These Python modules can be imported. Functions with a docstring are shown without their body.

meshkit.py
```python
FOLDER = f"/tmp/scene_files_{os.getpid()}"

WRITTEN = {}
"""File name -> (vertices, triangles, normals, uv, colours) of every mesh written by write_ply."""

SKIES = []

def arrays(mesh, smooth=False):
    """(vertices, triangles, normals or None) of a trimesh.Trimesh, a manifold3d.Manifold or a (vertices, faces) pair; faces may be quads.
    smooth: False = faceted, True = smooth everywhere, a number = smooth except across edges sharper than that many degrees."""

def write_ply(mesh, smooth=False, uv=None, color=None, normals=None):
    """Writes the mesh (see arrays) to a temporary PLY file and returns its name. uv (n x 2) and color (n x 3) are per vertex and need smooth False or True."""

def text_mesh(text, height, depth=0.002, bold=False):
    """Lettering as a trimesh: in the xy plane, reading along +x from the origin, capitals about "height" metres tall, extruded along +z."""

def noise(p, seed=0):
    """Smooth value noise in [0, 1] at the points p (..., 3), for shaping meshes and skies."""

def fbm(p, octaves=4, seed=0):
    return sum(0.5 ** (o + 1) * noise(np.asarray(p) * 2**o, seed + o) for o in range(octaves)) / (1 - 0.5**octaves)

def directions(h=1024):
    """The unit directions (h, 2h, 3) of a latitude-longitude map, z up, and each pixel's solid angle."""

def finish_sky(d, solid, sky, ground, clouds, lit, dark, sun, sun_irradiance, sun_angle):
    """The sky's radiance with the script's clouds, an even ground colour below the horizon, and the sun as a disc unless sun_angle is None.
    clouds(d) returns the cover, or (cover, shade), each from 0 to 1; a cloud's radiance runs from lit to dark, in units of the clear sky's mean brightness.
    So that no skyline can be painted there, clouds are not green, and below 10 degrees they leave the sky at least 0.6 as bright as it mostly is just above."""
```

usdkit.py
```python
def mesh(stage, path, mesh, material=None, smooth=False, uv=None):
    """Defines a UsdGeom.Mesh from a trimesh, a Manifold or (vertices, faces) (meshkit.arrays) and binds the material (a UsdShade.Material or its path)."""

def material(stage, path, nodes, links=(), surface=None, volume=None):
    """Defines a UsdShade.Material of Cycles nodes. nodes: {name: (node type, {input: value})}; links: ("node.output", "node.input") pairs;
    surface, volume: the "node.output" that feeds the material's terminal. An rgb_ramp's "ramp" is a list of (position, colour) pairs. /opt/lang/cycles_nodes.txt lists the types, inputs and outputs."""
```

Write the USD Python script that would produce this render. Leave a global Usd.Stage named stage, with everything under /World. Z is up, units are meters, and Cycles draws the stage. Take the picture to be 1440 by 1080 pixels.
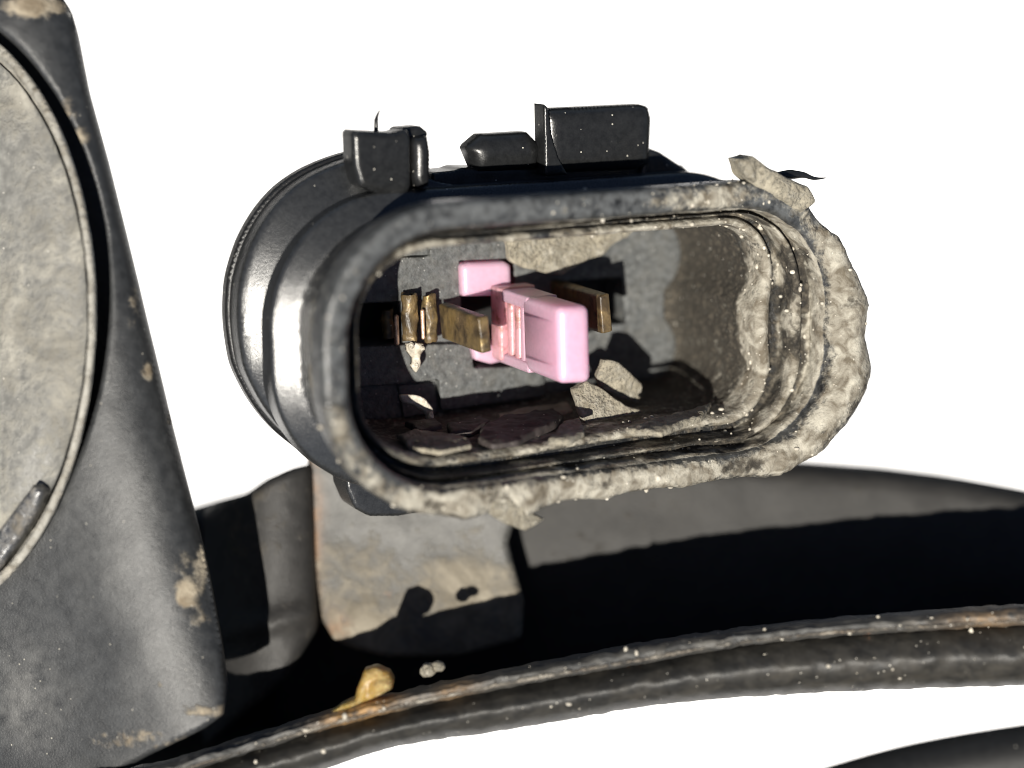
import math, numpy as np, trimesh, usdkit, meshkit
from meshkit import fbm, noise
from pxr import Usd, UsdGeom, UsdLux, UsdShade, Gf, Sdf, Vt
from scipy.spatial import Delaunay
from shapely.geometry import Polygon, Point, LineString
import shapely

stage = Usd.Stage.CreateInMemory()
UsdGeom.SetStageUpAxis(stage, UsdGeom.Tokens.z)
UsdGeom.SetStageMetersPerUnit(stage, 1.0)
UsdGeom.Xform.Define(stage, '/World')
rng = np.random.default_rng(7)

# ------------------------------------------------------------------ viewing frame (millimetres: x right, y up the picture, z towards the lens)
D, S = 120.0, 0.04                       # lens distance, millimetres per photo pixel at z = 0
PITCH = math.radians(75)                 # the lens looks steeply down
XC = np.array([1.0, 0, 0]); YC = np.array([0, math.sin(PITCH), math.cos(PITCH)]); ZC = np.array([0, -math.cos(PITCH), math.sin(PITCH)])
O = np.array([0, 0, 0.50])
R3 = np.stack([XC, YC, ZC])
def world(p): return O + (np.asarray(p, float) @ R3) * 0.001
def P(px, py, z=0.0):
    k = S * (D - z) / D
    return np.array([(px - 720) * k, (540 - py) * k, z])

cam = UsdGeom.Camera.Define(stage, '/World/camera')
M = Gf.Matrix4d(1.0)
for i, ax in enumerate((XC, YC, ZC)): M.SetRow(i, Gf.Vec4d(*map(float, ax), 0))
M.SetRow(3, Gf.Vec4d(*map(float, world([0, 0, D])), 1))
cam.AddTransformOp().Set(M)
cam.CreateHorizontalApertureAttr(36.0); cam.CreateVerticalApertureAttr(27.0); cam.CreateFocalLengthAttr(75.0)
cam.CreateFStopAttr(15.0); cam.CreateFocusDistanceAttr((D + 5.0) / 1000)
cam.CreateClippingRangeAttr(Gf.Vec2f(0.005, 1000))
cam.CreateExposureAttr(0.50)

L = np.array([-0.155, -0.29, 0.93]); L /= np.linalg.norm(L)
LW = L @ R3
mat = usdkit.material
mat(stage, '/World/Looks/sky', {'s': ('sky_texture', {'sky_type': 'single_scattering', 'sun_disc': False, 'air_density': 0.5, 'aerosol_density': 0.6, 'sun_elevation': float(math.asin(LW[2])), 'sun_rotation': float(math.atan2(LW[0], LW[1]))}),
    'b': ('background_shader', {'strength': 0.05})}, [('s.color', 'b.color')], surface='b.background')
dome = UsdLux.DomeLight.Define(stage, '/World/sky'); dome.CreateIntensityAttr(1.0)
UsdShade.MaterialBindingAPI.Apply(dome.GetPrim()).Bind(UsdShade.Material.Get(stage, '/World/Looks/sky'))
sun = UsdLux.DistantLight.Define(stage, '/World/sun')
sun.CreateIntensityAttr(1.25); sun.CreateAngleAttr(0.5); sun.CreateNormalizeAttr(True); sun.CreateColorAttr(Gf.Vec3f(1.0, 0.95, 0.86))
zx = LW; xx = np.cross([0, 0, 1.0], zx); xx /= np.linalg.norm(xx); yx = np.cross(zx, xx)
M = Gf.Matrix4d(1.0)
for i, ax in enumerate((xx, yx, zx)): M.SetRow(i, Gf.Vec4d(*map(float, ax), 0))
sun.AddTransformOp().Set(M)

# ------------------------------------------------------------------ materials
def grimy(name, base, rough=0.4, mud=(0.40, 0.36, 0.28), mud2=(0.16, 0.13, 0.09), dirt=None, a=0.9, b=0.6, s1=0.45, s2=2.6, tone=False, tonecol=(0.029, 0.025, 0.019),
          specks=0.0, speckcol=(0.6, 0.57, 0.5), bump=0.12, grain=0.03, grainscale=9.0, metallic=0.0, spec=0.5, rust=None, rusts=0.25, dust=0.0, film=None, vary=0.25, soft=0.12, sub=0.0, mudrough=0.9):
    """A base coat under patches of dried mud; dirt: even amount 0..1, or None to read the mesh's own amount."""
    n = {'geo': ('geometry', {}), 'map': ('mapping', {'scale': (1000, 1000, 1000)}),
         'n1': ('noise_texture', {'scale': s1, 'detail': 7, 'roughness': 0.62}), 'n2': ('noise_texture', {'scale': s2, 'detail': 6, 'roughness': 0.6}),
         'n3': ('noise_texture', {'scale': grainscale, 'detail': 3, 'roughness': 0.6}), 'n4': ('noise_texture', {'scale': s1 * 2.3, 'detail': 5, 'roughness': 0.6, 'distortion': 0.6}),
         'm1': ('math', {'math_type': 'multiply_add', 'value2': a, 'value3': -a / 2}), 'm2': ('math', {'math_type': 'multiply_add', 'value2': b, 'value3': -b / 2}),
         'a1': ('math', {'math_type': 'add'}), 'a2': ('math', {'math_type': 'add', 'value2': 0.0 if dirt is None else float(dirt)}),
         'cov': ('map_range', {'range_type': 'smoothstep', 'from_min': 0.5 - soft, 'from_max': 0.5 + soft, 'clamp': True}),
         'mudr': ('rgb_ramp', {'ramp': [(0.36, mud2), (0.5, tuple(0.55 * np.array(mud) + 0.45 * np.array(mud2))), (0.60, mud), (0.72, tuple(np.minimum(0.8, 1.25 * np.array(mud))))]}),
         'basev': ('rgb_ramp', {'ramp': [(0.35, tuple((1 - vary) * np.array(base))), (0.65, tuple((1 + vary) * np.array(base)))]}),
         'mixc': ('mix_color', {'blend_type': 'mix'}),
         'rgh': ('map_range', {'to_min': rough, 'to_max': mudrough, 'clamp': True}),
         'rv': ('math', {'math_type': 'multiply_add', 'value2': 0.25, 'value3': -0.12}), 'ra': ('math', {'math_type': 'add', 'use_clamp': True}),
         'h1': ('math', {'math_type': 'multiply'}), 'h2': ('math', {'math_type': 'multiply_add', 'value2': grain / max(bump, 1e-6)}),
         'bump': ('bump', {'strength': 1.0, 'distance': bump * 0.001}),
         'met': ('map_range', {'to_min': metallic, 'to_max': 0.0, 'clamp': True}),
         'p': ('principled_bsdf', {'specular_ior_level': spec})}
    l = [('geo.position', 'map.vector')] + [('map.vector', f'{k}.vector') for k in ('n1', 'n2', 'n3', 'n4')] + [
        ('n1.fac', 'm1.value1'), ('n2.fac', 'm2.value1'), ('m1.value', 'a1.value1'), ('m2.value', 'a1.value2'), ('a1.value', 'a2.value1'), ('a2.value', 'cov.value'),
        ('n4.fac', 'mudr.fac'), ('n2.fac', 'basev.fac'), ('cov.result', 'mixc.fac'),
        ('cov.result', 'rgh.value'), ('n3.fac', 'rv.value1'), ('rgh.result', 'ra.value1'), ('rv.value', 'ra.value2'), ('ra.value', 'p.roughness'),
        ('n2.fac', 'h1.value1'), ('cov.result', 'h1.value2'), ('n3.fac', 'h2.value1'), ('h1.value', 'h2.value3'), ('h2.value', 'bump.height'), ('bump.normal', 'p.normal'),
        ('cov.result', 'met.value'), ('met.result', 'p.metallic'), ('mixc.result', 'p.base_color')]
    if dirt is None:
        n['att'] = ('attribute', {'attribute': 'dirt'}); l.append(('att.fac', 'a2.value2'))
    mudout = 'mudr.color'
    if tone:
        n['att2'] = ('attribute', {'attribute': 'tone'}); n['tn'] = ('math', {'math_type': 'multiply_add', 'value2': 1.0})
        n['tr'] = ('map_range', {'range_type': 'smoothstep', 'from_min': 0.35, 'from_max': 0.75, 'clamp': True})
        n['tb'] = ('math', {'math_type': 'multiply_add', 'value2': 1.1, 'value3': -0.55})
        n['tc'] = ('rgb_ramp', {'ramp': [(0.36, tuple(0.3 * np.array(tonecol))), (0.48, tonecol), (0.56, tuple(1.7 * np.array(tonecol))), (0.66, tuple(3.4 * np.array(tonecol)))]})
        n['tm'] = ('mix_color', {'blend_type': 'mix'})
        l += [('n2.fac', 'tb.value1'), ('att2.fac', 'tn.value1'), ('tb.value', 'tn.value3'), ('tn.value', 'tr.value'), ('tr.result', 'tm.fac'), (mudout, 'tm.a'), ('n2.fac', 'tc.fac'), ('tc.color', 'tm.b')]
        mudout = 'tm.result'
    base_out = 'basev.color'
    if dust:
        n['du'] = ('map_range', {'from_min': 0.42, 'from_max': 0.7, 'to_min': 0.0, 'to_max': dust, 'clamp': True}); n['dm'] = ('mix_color', {'b': tuple(0.55 * np.array(mud))})
        l += [('n4.fac', 'du.value'), ('du.result', 'dm.fac'), (base_out, 'dm.a')]; base_out = 'dm.result'
    if rust:
        n['rn'] = ('noise_texture', {'scale': s1 * 1.7, 'detail': 7, 'roughness': 0.7}); n['rr'] = ('map_range', {'from_min': 0.66 - rusts, 'from_max': 0.72 - rusts, 'clamp': True}); n['rm'] = ('mix_color', {'b': rust})
        l += [('map.vector', 'rn.vector'), ('rn.fac', 'rr.value'), ('rr.result', 'rm.fac'), (base_out, 'rm.a')]; base_out = 'rm.result'
    if film:
        n['att3'] = ('attribute', {'attribute': 'film'}); n['fs'] = ('math', {'math_type': 'add'}); n['fb'] = ('math', {'math_type': 'multiply_add', 'value2': 2.4, 'value3': -1.75}); n['fm'] = ('math', {'math_type': 'multiply', 'use_clamp': True}); n['fx'] = ('mix_color', {'b': film})
        l += [('n4.fac', 'fs.value1'), ('n2.fac', 'fs.value2'), ('fs.value', 'fb.value1'), ('fb.value', 'fm.value1'), ('att3.fac', 'fm.value2'), ('fm.value', 'fx.fac'), (base_out, 'fx.a')]; base_out = 'fx.result'
    l += [(base_out, 'mixc.a'), (mudout, 'mixc.b')]
    if specks:
        n['v'] = ('voronoi_texture', {'scale': 3.2, 'randomness': 1.0}); n['vs'] = ('map_range', {'from_min': 0.16, 'from_max': 0.11, 'clamp': True})
        n['vc'] = ('separate_color', {}); n['vg'] = ('math', {'math_type': 'less_than', 'value2': specks}); n['vm'] = ('math', {'math_type': 'multiply'}); n['sm'] = ('mix_color', {'b': speckcol})
        l = [x for x in l if x != ('mixc.result', 'p.base_color')] + [('map.vector', 'v.vector'), ('v.distance', 'vs.value'), ('v.color', 'vc.color'), ('vc.r', 'vg.value1'), ('vs.result', 'vm.value1'), ('vg.value', 'vm.value2'),
             ('vm.value', 'sm.fac'), ('mixc.result', 'sm.a'), ('sm.result', 'p.base_color')]
    if sub:
        n['p'][1].update(subsurface_weight=sub, subsurface_scale=0.0006, subsurface_radius=(1.0, 0.45, 0.5))
    return mat(stage, '/World/Looks/' + name, n, l, surface='p.BSDF')

BEIGE, BROWN = (0.375, 0.35, 0.29), (0.13, 0.11, 0.08)
m_housing = grimy('housing_plastic', (0.015, 0.0155, 0.016), 0.28, BEIGE, BROWN, None, 0.8, 0.75, tone=True, specks=0.10, dust=0.15, bump=0.16, film=(0.105, 0.11, 0.112))
m_black = grimy('black_plastic', (0.013, 0.0135, 0.014), 0.30, BEIGE, BROWN, 0.20, 0.6, 0.7, specks=0.08, dust=0.0, bump=0.1, grain=0.012)
m_flange = grimy('flange_plastic', (0.020, 0.021, 0.022), 0.28, (0.2, 0.2, 0.19), (0.12, 0.12, 0.11), 0.14, 0.6, 0.7, dust=0.05, specks=0.03, bump=0.05, grain=0.016, grainscale=10, spec=0.9)
m_back = grimy('grey_plastic', (0.088, 0.092, 0.092), 0.55, BEIGE, BROWN, 0.24, 0.6, 0.7, specks=0.34, speckcol=(0.34, 0.34, 0.32), dust=0.2, bump=0.14, grain=0.05, grainscale=7, vary=0.4)
m_clean = grimy('clean_black_plastic', (0.013, 0.0132, 0.0138), 0.32, (0.2, 0.19, 0.17), (0.1, 0.09, 0.08), 0.1, 0.6, 0.6, specks=0.04, bump=0.05)
m_slot = grimy('slot_black', (0.008, 0.008, 0.008), 0.6, dirt=0.0, a=0.2, b=0.2)
m_mud = grimy('dried_mud', (0.36, 0.325, 0.25), 0.9, BEIGE, (0.24, 0.21, 0.155), 0.5, 0.9, 0.6, s1=0.6, s2=3.5, specks=0.12, bump=0.25)
m_darkmud = grimy('dark_mud', (0.045, 0.036, 0.034), 0.7, (0.22, 0.19, 0.14), (0.09, 0.07, 0.05), 0.28, 0.8, 0.6, specks=0.2, bump=0.2)
m_brass = grimy('brass', (0.34, 0.24, 0.10), 0.34, (0.13, 0.09, 0.042), (0.035, 0.024, 0.013), 0.58, 1.0, 0.25, s1=0.5, s2=1.6, metallic=0.8, specks=0.03, bump=0.05, grain=0.01, mudrough=0.42)
m_copper = grimy('copper_edge', (0.75, 0.50, 0.36), 0.3, (0.25, 0.15, 0.08), (0.07, 0.04, 0.02), 0.15, 0.7, 0.6, metallic=0.6, bump=0.05)
m_pink = grimy('pink_plastic', (0.74, 0.39, 0.52), 0.34, (0.60, 0.40, 0.42), (0.38, 0.22, 0.22), 0.30, 0.7, 0.4, s1=0.5, specks=0.08, speckcol=(0.55, 0.42, 0.4), bump=0.008, grain=0.002, sub=0.5, vary=0.05)
m_pinkdirty = grimy('pink_stained', (0.66, 0.30, 0.34), 0.25, (0.38, 0.17, 0.13), (0.18, 0.06, 0.05), 0.42, 0.7, 0.6, s1=0.5, specks=0.05, bump=0.03, grain=0.01, sub=0.4, mudrough=0.3, vary=0.12)
m_bracket = grimy('black_painted_steel', (0.026, 0.0275, 0.029), 0.43, (0.36, 0.31, 0.23), (0.19, 0.15, 0.10), None, 0.35, 0.6, s1=0.3, s2=1.5, specks=0.05, speckcol=(0.35, 0.33, 0.28), bump=0.12, grain=0.03, grainscale=9, film=(0.15, 0.148, 0.14))
m_disc = grimy('dusty_metal', (0.175, 0.172, 0.158), 0.45, (0.30, 0.285, 0.245), (0.17, 0.16, 0.135), 0.48, 0.9, 0.5, s1=0.14, s2=1.6, specks=0.05, speckcol=(0.6, 0.57, 0.5), bump=0.16, grain=0.03, grainscale=6)
m_edge = grimy('pale_edge', (0.34, 0.325, 0.285), 0.6, (0.42, 0.39, 0.33), (0.14, 0.12, 0.09), 0.45, 0.8, 0.6, bump=0.2)
m_tab = grimy('dusty_steel', (0.085, 0.084, 0.079), 0.5, (0.235, 0.21, 0.165), (0.14, 0.122, 0.092), None, 0.7, 0.35, s1=0.2, film=(0.22, 0.12, 0.06), s2=1.2, rust=(0.20, 0.10, 0.05), rusts=0.0, bump=0.2)
m_rail = grimy('dusty_black_rail', (0.016, 0.015, 0.0135), 0.62, (0.058, 0.048, 0.034), (0.03, 0.025, 0.018), 0.26, 0.8, 0.4, s1=0.10, s2=0.8, dust=0.06, bump=0.15, rust=(0.10, 0.055, 0.035), rusts=-0.02)
m_arm = grimy('dusty_dark_steel', (0.022, 0.021, 0.02), 0.6, (0.10, 0.084, 0.06), (0.04, 0.034, 0.025), 0.38, 0.8, 0.4, s1=0.2, s2=1.0, bump=0.15)
m_rubber = grimy('black_rubber', (0.022, 0.0215, 0.02), 0.5, (0.28, 0.25, 0.20), (0.12, 0.10, 0.07), 0.14, 0.75, 0.65, s1=0.3, s2=2.2, specks=0.10, dust=0.2, bump=0.15, rust=(0.22, 0.12, 0.07), rusts=-0.03)
m_hose = grimy('clean_black_rubber', (0.010, 0.010, 0.0095), 0.55, (0.15, 0.14, 0.11), (0.08, 0.07, 0.05), 0.12, 0.6, 0.5, s1=0.3, s2=2.2, specks=0.05, bump=0.1)
m_ridge = grimy('crimped_ridge', (0.05, 0.05, 0.048), 0.55, (0.34, 0.31, 0.26), (0.15, 0.12, 0.09), None, 0.9, 0.8, s1=0.3, s2=3.0, specks=0.2, dust=0.4, bump=0.3, rust=(0.26, 0.13, 0.07), rusts=0.0, film=(0.34, 0.20, 0.08))
m_gold = grimy('ochre_crumb', (0.36, 0.22, 0.06), 0.32, (0.50, 0.37, 0.16), (0.22, 0.12, 0.04), 0.42, 0.9, 0.6, s1=1.0, bump=0.12, sub=0.3)
m_sand = grimy('pale_sand', (0.52, 0.48, 0.40), 0.35, (0.62, 0.58, 0.5), (0.25, 0.21, 0.15), 0.45, 0.9, 0.5, bump=0.05)
m_steel = grimy('worn_steel', (0.20, 0.20, 0.20), 0.35, (0.2, 0.18, 0.15), (0.05, 0.045, 0.035), 0.42, 0.8, 0.5, metallic=0.8)
m_white = mat(stage, '/World/Looks/white_sheet', {'p': ('principled_bsdf', {'base_color': (0.92, 0.92, 0.92), 'roughness': 0.9, 'specular_ior_level': 0.2})}, [], surface='p.BSDF')

# ------------------------------------------------------------------ prims
taken = {}
def numbered(path):
    k = taken.get(path, 0); taken[path] = k + 1
    return path if k == 0 else f'{path}_{k:03d}'
BASE = {}
def tag(p, **kw):
    for k, v in kw.items():
        if v: p.SetCustomDataByKey(k, v)
    return p
def thing(name, label, cat, base, group=None, kind=None):
    """base: the thing's own point in the viewing frame, millimetres."""
    path = numbered('/World/' + name); b = world(base)
    x = UsdGeom.Xform.Define(stage, path); x.AddTranslateOp().Set(Gf.Vec3d(*map(float, b)))
    BASE[path] = b
    return tag(x.GetPrim(), label=label, category=cat, group=group, kind=kind)
def root_of(path): return '/'.join(str(path).split('/')[:3])
def part(parent, name, mesh, m, smooth=40, label=None, kind=None, attrs=None):
    """mesh: a trimesh or (vertices, faces) in the viewing frame, millimetres."""
    path = numbered(f'{parent.GetPath()}/{name}')
    v, f = (mesh.vertices, mesh.faces) if hasattr(mesh, 'vertices') else mesh
    t = trimesh.Trimesh(world(v) - BASE[root_of(path)], f, process=False)
    g = usdkit.mesh(stage, path, t, m, smooth=True if attrs else smooth)
    for k, a in (attrs or {}).items():
        UsdGeom.PrimvarsAPI(g).CreatePrimvar(k, Sdf.ValueTypeNames.FloatArray, 'vertex').Set(Vt.FloatArray.FromNumpy(np.asarray(a, np.float32)))
    return tag(g.GetPrim(), label=label, kind=kind)
def single(name, mesh, m, label=None, cat=None, smooth=40, group=None, kind=None):
    path = numbered('/World/' + name)
    v, f = (np.asarray(mesh.vertices), mesh.faces) if hasattr(mesh, 'vertices') else mesh
    b = world(np.asarray(v).mean(0))
    g = usdkit.mesh(stage, path, trimesh.Trimesh(world(v) - b, f, process=False), m, smooth=smooth)
    UsdGeom.Xformable(g).AddTranslateOp().Set(Gf.Vec3d(*map(float, b)))
    return tag(g.GetPrim(), label=label, category=cat, group=group, kind=kind)

# ------------------------------------------------------------------ shapes
class Frame:
    def __init__(s, o, a, b, c): s.o, s.m = np.asarray(o, float), np.stack([a, b, c]).astype(float)
    def __call__(s, p): return s.o + np.asarray(p, float) @ s.m
    def pix(s, px, py, h=0.0):
        """Where the line of sight of a photo pixel meets this frame's plane c = h: (a, b)."""
        e = np.array([0, 0, D]); d = P(px, py, 0) - e
        n = s.m[2]; t = ((s.o + h * n - e) @ n) / (d @ n)
        q = e + t * d - s.o
        return np.array([q @ s.m[0], q @ s.m[1]])
    def poly(s, pts, h=0.0): return [tuple(s.pix(x, y, h)) for x, y in pts]
CAM = Frame((0, 0, 0), (1, 0, 0), (0, 1, 0), (0, 0, 1))

def ring_pts(line, step):
    n = max(8, int(round(line.length / step)))
    return np.array([line.interpolate(i / n, normalized=True).coords[0] for i in range(n)])

def pillow(poly, top, back, step=0.5, r=0.3, round_poly=0.0, amp=0.0, freq=0.8, seed=0, extra=None):
    """A solid over a plane polygon: front height top (number or function of x, y), edges rounded by r, flat back. Returns (v, f) in the plane's frame."""
    if not isinstance(poly, Polygon): poly = Polygon(poly)
    poly = poly.buffer(0)
    if round_poly: poly = poly.buffer(-round_poly).buffer(2 * round_poly).buffer(-round_poly)
    if poly.geom_type != 'Polygon': poly = max(poly.geoms, key=lambda g: g.area)
    loops = [ring_pts(x, step) for x in (poly.exterior, *poly.interiors)]
    pts = [np.vstack(loops)]
    for q in (0.10, 0.3, 0.6, 1.0):
        inner = poly.buffer(-q * r)
        for g in getattr(inner, 'geoms', [inner]):
            if not g.is_empty:
                for x in (g.exterior, *g.interiors): pts.append(ring_pts(x, step))
    x0, y0, x1, y1 = poly.bounds
    gx, gy = np.meshgrid(np.arange(x0, x1, step), np.arange(y0, y1, step))
    g = np.stack([gx.ravel(), gy.ravel()], 1) + 0.13 * step * np.random.default_rng(seed).standard_normal((gx.size, 2))
    core = poly.buffer(-r - 0.35 * step)
    if not core.is_empty: pts.append(g[shapely.contains_xy(core, g[:, 0], g[:, 1])])
    xy = np.vstack(pts); nb = len(pts[0])
    tri = Delaunay(xy + 1e-7 * np.random.default_rng(1).standard_normal(xy.shape)).simplices
    c = xy[tri].mean(1); tri = tri[shapely.contains_xy(poly.buffer(1e-4), c[:, 0], c[:, 1])]
    a = xy[tri]; area = (a[:, 1, 0] - a[:, 0, 0]) * (a[:, 2, 1] - a[:, 0, 1]) - (a[:, 1, 1] - a[:, 0, 1]) * (a[:, 2, 0] - a[:, 0, 0])
    tri = tri[np.abs(area) > 1e-9]; area = area[np.abs(area) > 1e-9]
    tri[area < 0] = tri[area < 0][:, ::-1]
    d = shapely.distance(shapely.boundary(poly), shapely.points(xy))
    z = (top(xy[:, 0], xy[:, 1]) if callable(top) else np.full(len(xy), float(top))).astype(float)
    q = np.clip(d / r, 0, 1); z = z - r * (1 - np.sqrt(np.clip(1 - (1 - q) ** 2, 0, 1)))
    if extra is not None: z = z + extra(d, xy[:, 0], xy[:, 1])
    if amp: z = z + amp * (fbm(np.c_[xy * freq, np.zeros(len(xy))], 4, seed) - 0.5) * np.clip(d / (r + 1e-6), 0.2, 1)
    v = np.c_[xy, z]; f = [tri]
    bottom = len(v); bk = back(xy[:nb, 0], xy[:nb, 1]) if callable(back) else np.full(nb, float(back))
    v = np.vstack([v, np.c_[xy[:nb], bk]])
    at = 0
    for lp in loops:
        n = len(lp); i = np.arange(n) + at; j = (np.arange(n) + 1) % n + at
        ccw = Polygon(lp).exterior.is_ccw if at == 0 else not Polygon(lp).exterior.is_ccw
        q = np.vstack([np.c_[i, i + bottom, j], np.c_[j, i + bottom, j + bottom]])
        f.append(q if ccw else q[:, ::-1]); at += n
    bt = Delaunay(xy[:nb] + 1e-6 * np.random.default_rng(2).standard_normal((nb, 2))).simplices
    c = xy[:nb][bt].mean(1); bt = bt[shapely.contains_xy(poly, c[:, 0], c[:, 1])]
    a = xy[bt]; ar = (a[:, 1, 0] - a[:, 0, 0]) * (a[:, 2, 1] - a[:, 0, 1]) - (a[:, 1, 1] - a[:, 0, 1]) * (a[:, 2, 0] - a[:, 0, 0])
    bt[ar > 0] = bt[ar > 0][:, ::-1]
    f.append(bt + bottom)
    return v, np.vstack(f)

def put(fr, vf): return fr(vf[0]), vf[1]

def smooth_line(pts, n, passes=0):
    pts = np.asarray(pts, float)
    t = np.r_[0, np.cumsum(np.linalg.norm(np.diff(pts, axis=0), axis=1))]
    from scipy.interpolate import PchipInterpolator
    u = np.linspace(0, t[-1], n)
    return np.stack([PchipInterpolator(t, pts[:, k])(u) for k in range(pts.shape[1])], 1)

def grid_faces(nu, nv, closed):
    i = np.arange(nu if closed else nu - 1)[:, None]; j = np.arange(nv - 1)[None]
    a = i * nv + j; b = ((i + 1) % nu) * nv + j
    return np.vstack([np.c_[a.ravel(), b.ravel(), (b + 1).ravel()], np.c_[a.ravel(), (b + 1).ravel(), (a + 1).ravel()]])

def tube(path, rad, sides=8, n=24):
    p = smooth_line(path, n); rad = np.interp(np.linspace(0, 1, n), np.linspace(0, 1, len(np.atleast_1d(rad))), np.atleast_1d(rad))
    t = np.gradient(p, axis=0); t /= np.linalg.norm(t, axis=1, keepdims=True)
    u = np.cross(t, [0.3, 0.2, 0.93]); u /= np.linalg.norm(u, axis=1, keepdims=True); w = np.cross(t, u)
    a = np.linspace(0, 2 * np.pi, sides, endpoint=False)
    v = p[:, None] + rad[:, None, None] * (np.cos(a)[None, :, None] * u[:, None] + np.sin(a)[None, :, None] * w[:, None])
    v = v.transpose(1, 0, 2).reshape(-1, 3)
    f = grid_faces(sides, n, True)
    c0, c1 = len(v), len(v) + 1; v = np.vstack([v, p[0], p[-1]])
    k = np.arange(sides); k2 = (k + 1) % sides
    return v, np.vstack([f, np.c_[np.full(sides, c0), k2 * n, k * n], np.c_[np.full(sides, c1), k * n + n - 1, k2 * n + n - 1]])

def lump(c, r, seed, amp=0.35, sub=3, freq=2.0):
    m = trimesh.creation.icosphere(sub); v = m.vertices
    v = v * (1 + amp * 2 * (fbm(v * freq + 7.3 * seed, 4, seed) - 0.5))[:, None]
    return v * np.asarray(r) + np.asarray(c), m.faces

def join(*ms):
    v, f, n = [], [], 0
    for a, b in ms: v.append(a); f.append(np.asarray(b) + n); n += len(a)
    return np.vstack(v), np.vstack(f)

# ------------------------------------------------------------------ setting: the white sheet far beneath everything
sheet = trimesh.creation.box((0.90, 0.80, 0.004)); sheet.apply_translation((0, 0.10, -0.002))
g = usdkit.mesh(stage, '/World/ground', sheet, m_white); tag(g.GetPrim(), kind='structure')

# ------------------------------------------------------------------ left: black steel bracket and the round plug in it
edge = [(40, -40), (78, -6), (100, 6), (117, 30), (124, 62), (140, 140), (165, 235), (205, 400), (250, 590), (285, 725), (304, 800), (321, 890), (330, 955), (326, 992), (300, 1010), (230, 1045), (170, 1078), (60, 1122), (-160, 1170), (-160, -160), (-20, -120)]
bp = Polygon(CAM.poly(edge, -4.6))
bc, br = np.array(CAM.pix(-152, 440)), np.array([284, 420]) * S
hole = Polygon([(bc[0] + 0.80 + 1.0 * br[0] * math.cos(a), bc[1] + 0.95 + 1.0 * br[1] * math.sin(a)) for a in np.linspace(0, 2 * np.pi, 160)[:-1]])
right_edge = LineString(CAM.poly([(60, -30), (100, 6), (122, 55), (165, 235), (205, 400), (250, 590), (285, 725), (318, 890), (345, 1020)], -4.6))
def bracket_z(x, y):
    d = shapely.distance(right_edge, shapely.points(np.c_[x, y]))
    q = np.clip(1 - d / 6.5, 0, 1)
    low = np.clip((-y - 9.0) / 12.0, 0, 1)
    return 0.1 + 0.34 * (x + 23) + 0.10 * (y + 6) - (4.4 - 2.4 * low) * (1 - np.sqrt(1 - 0.94 * q ** 2)) - 0.5 * low + 0.5 * (fbm(np.c_[x * 0.12, y * 0.12, 0 * x], 3, 5) - 0.5)
t = thing('steel_bracket', 'large black painted steel bracket at the left edge, chipped and muddy along its right side', 'bracket', P(150, 700, -4))
bv, bf = put(CAM, pillow(bp.difference(hole), bracket_z, lambda x, y: bracket_z(x, y) - 0.75, 0.40, 0.35, 0.0, 0.06, 1.2, 3))
bd_, bfilm = np.zeros(len(bv)), np.zeros(len(bv))
k_ = S * (D - bv[:, 2]) / D; bpx = np.c_[720 + bv[:, 0] / k_, 540 - bv[:, 1] / k_]
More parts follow.
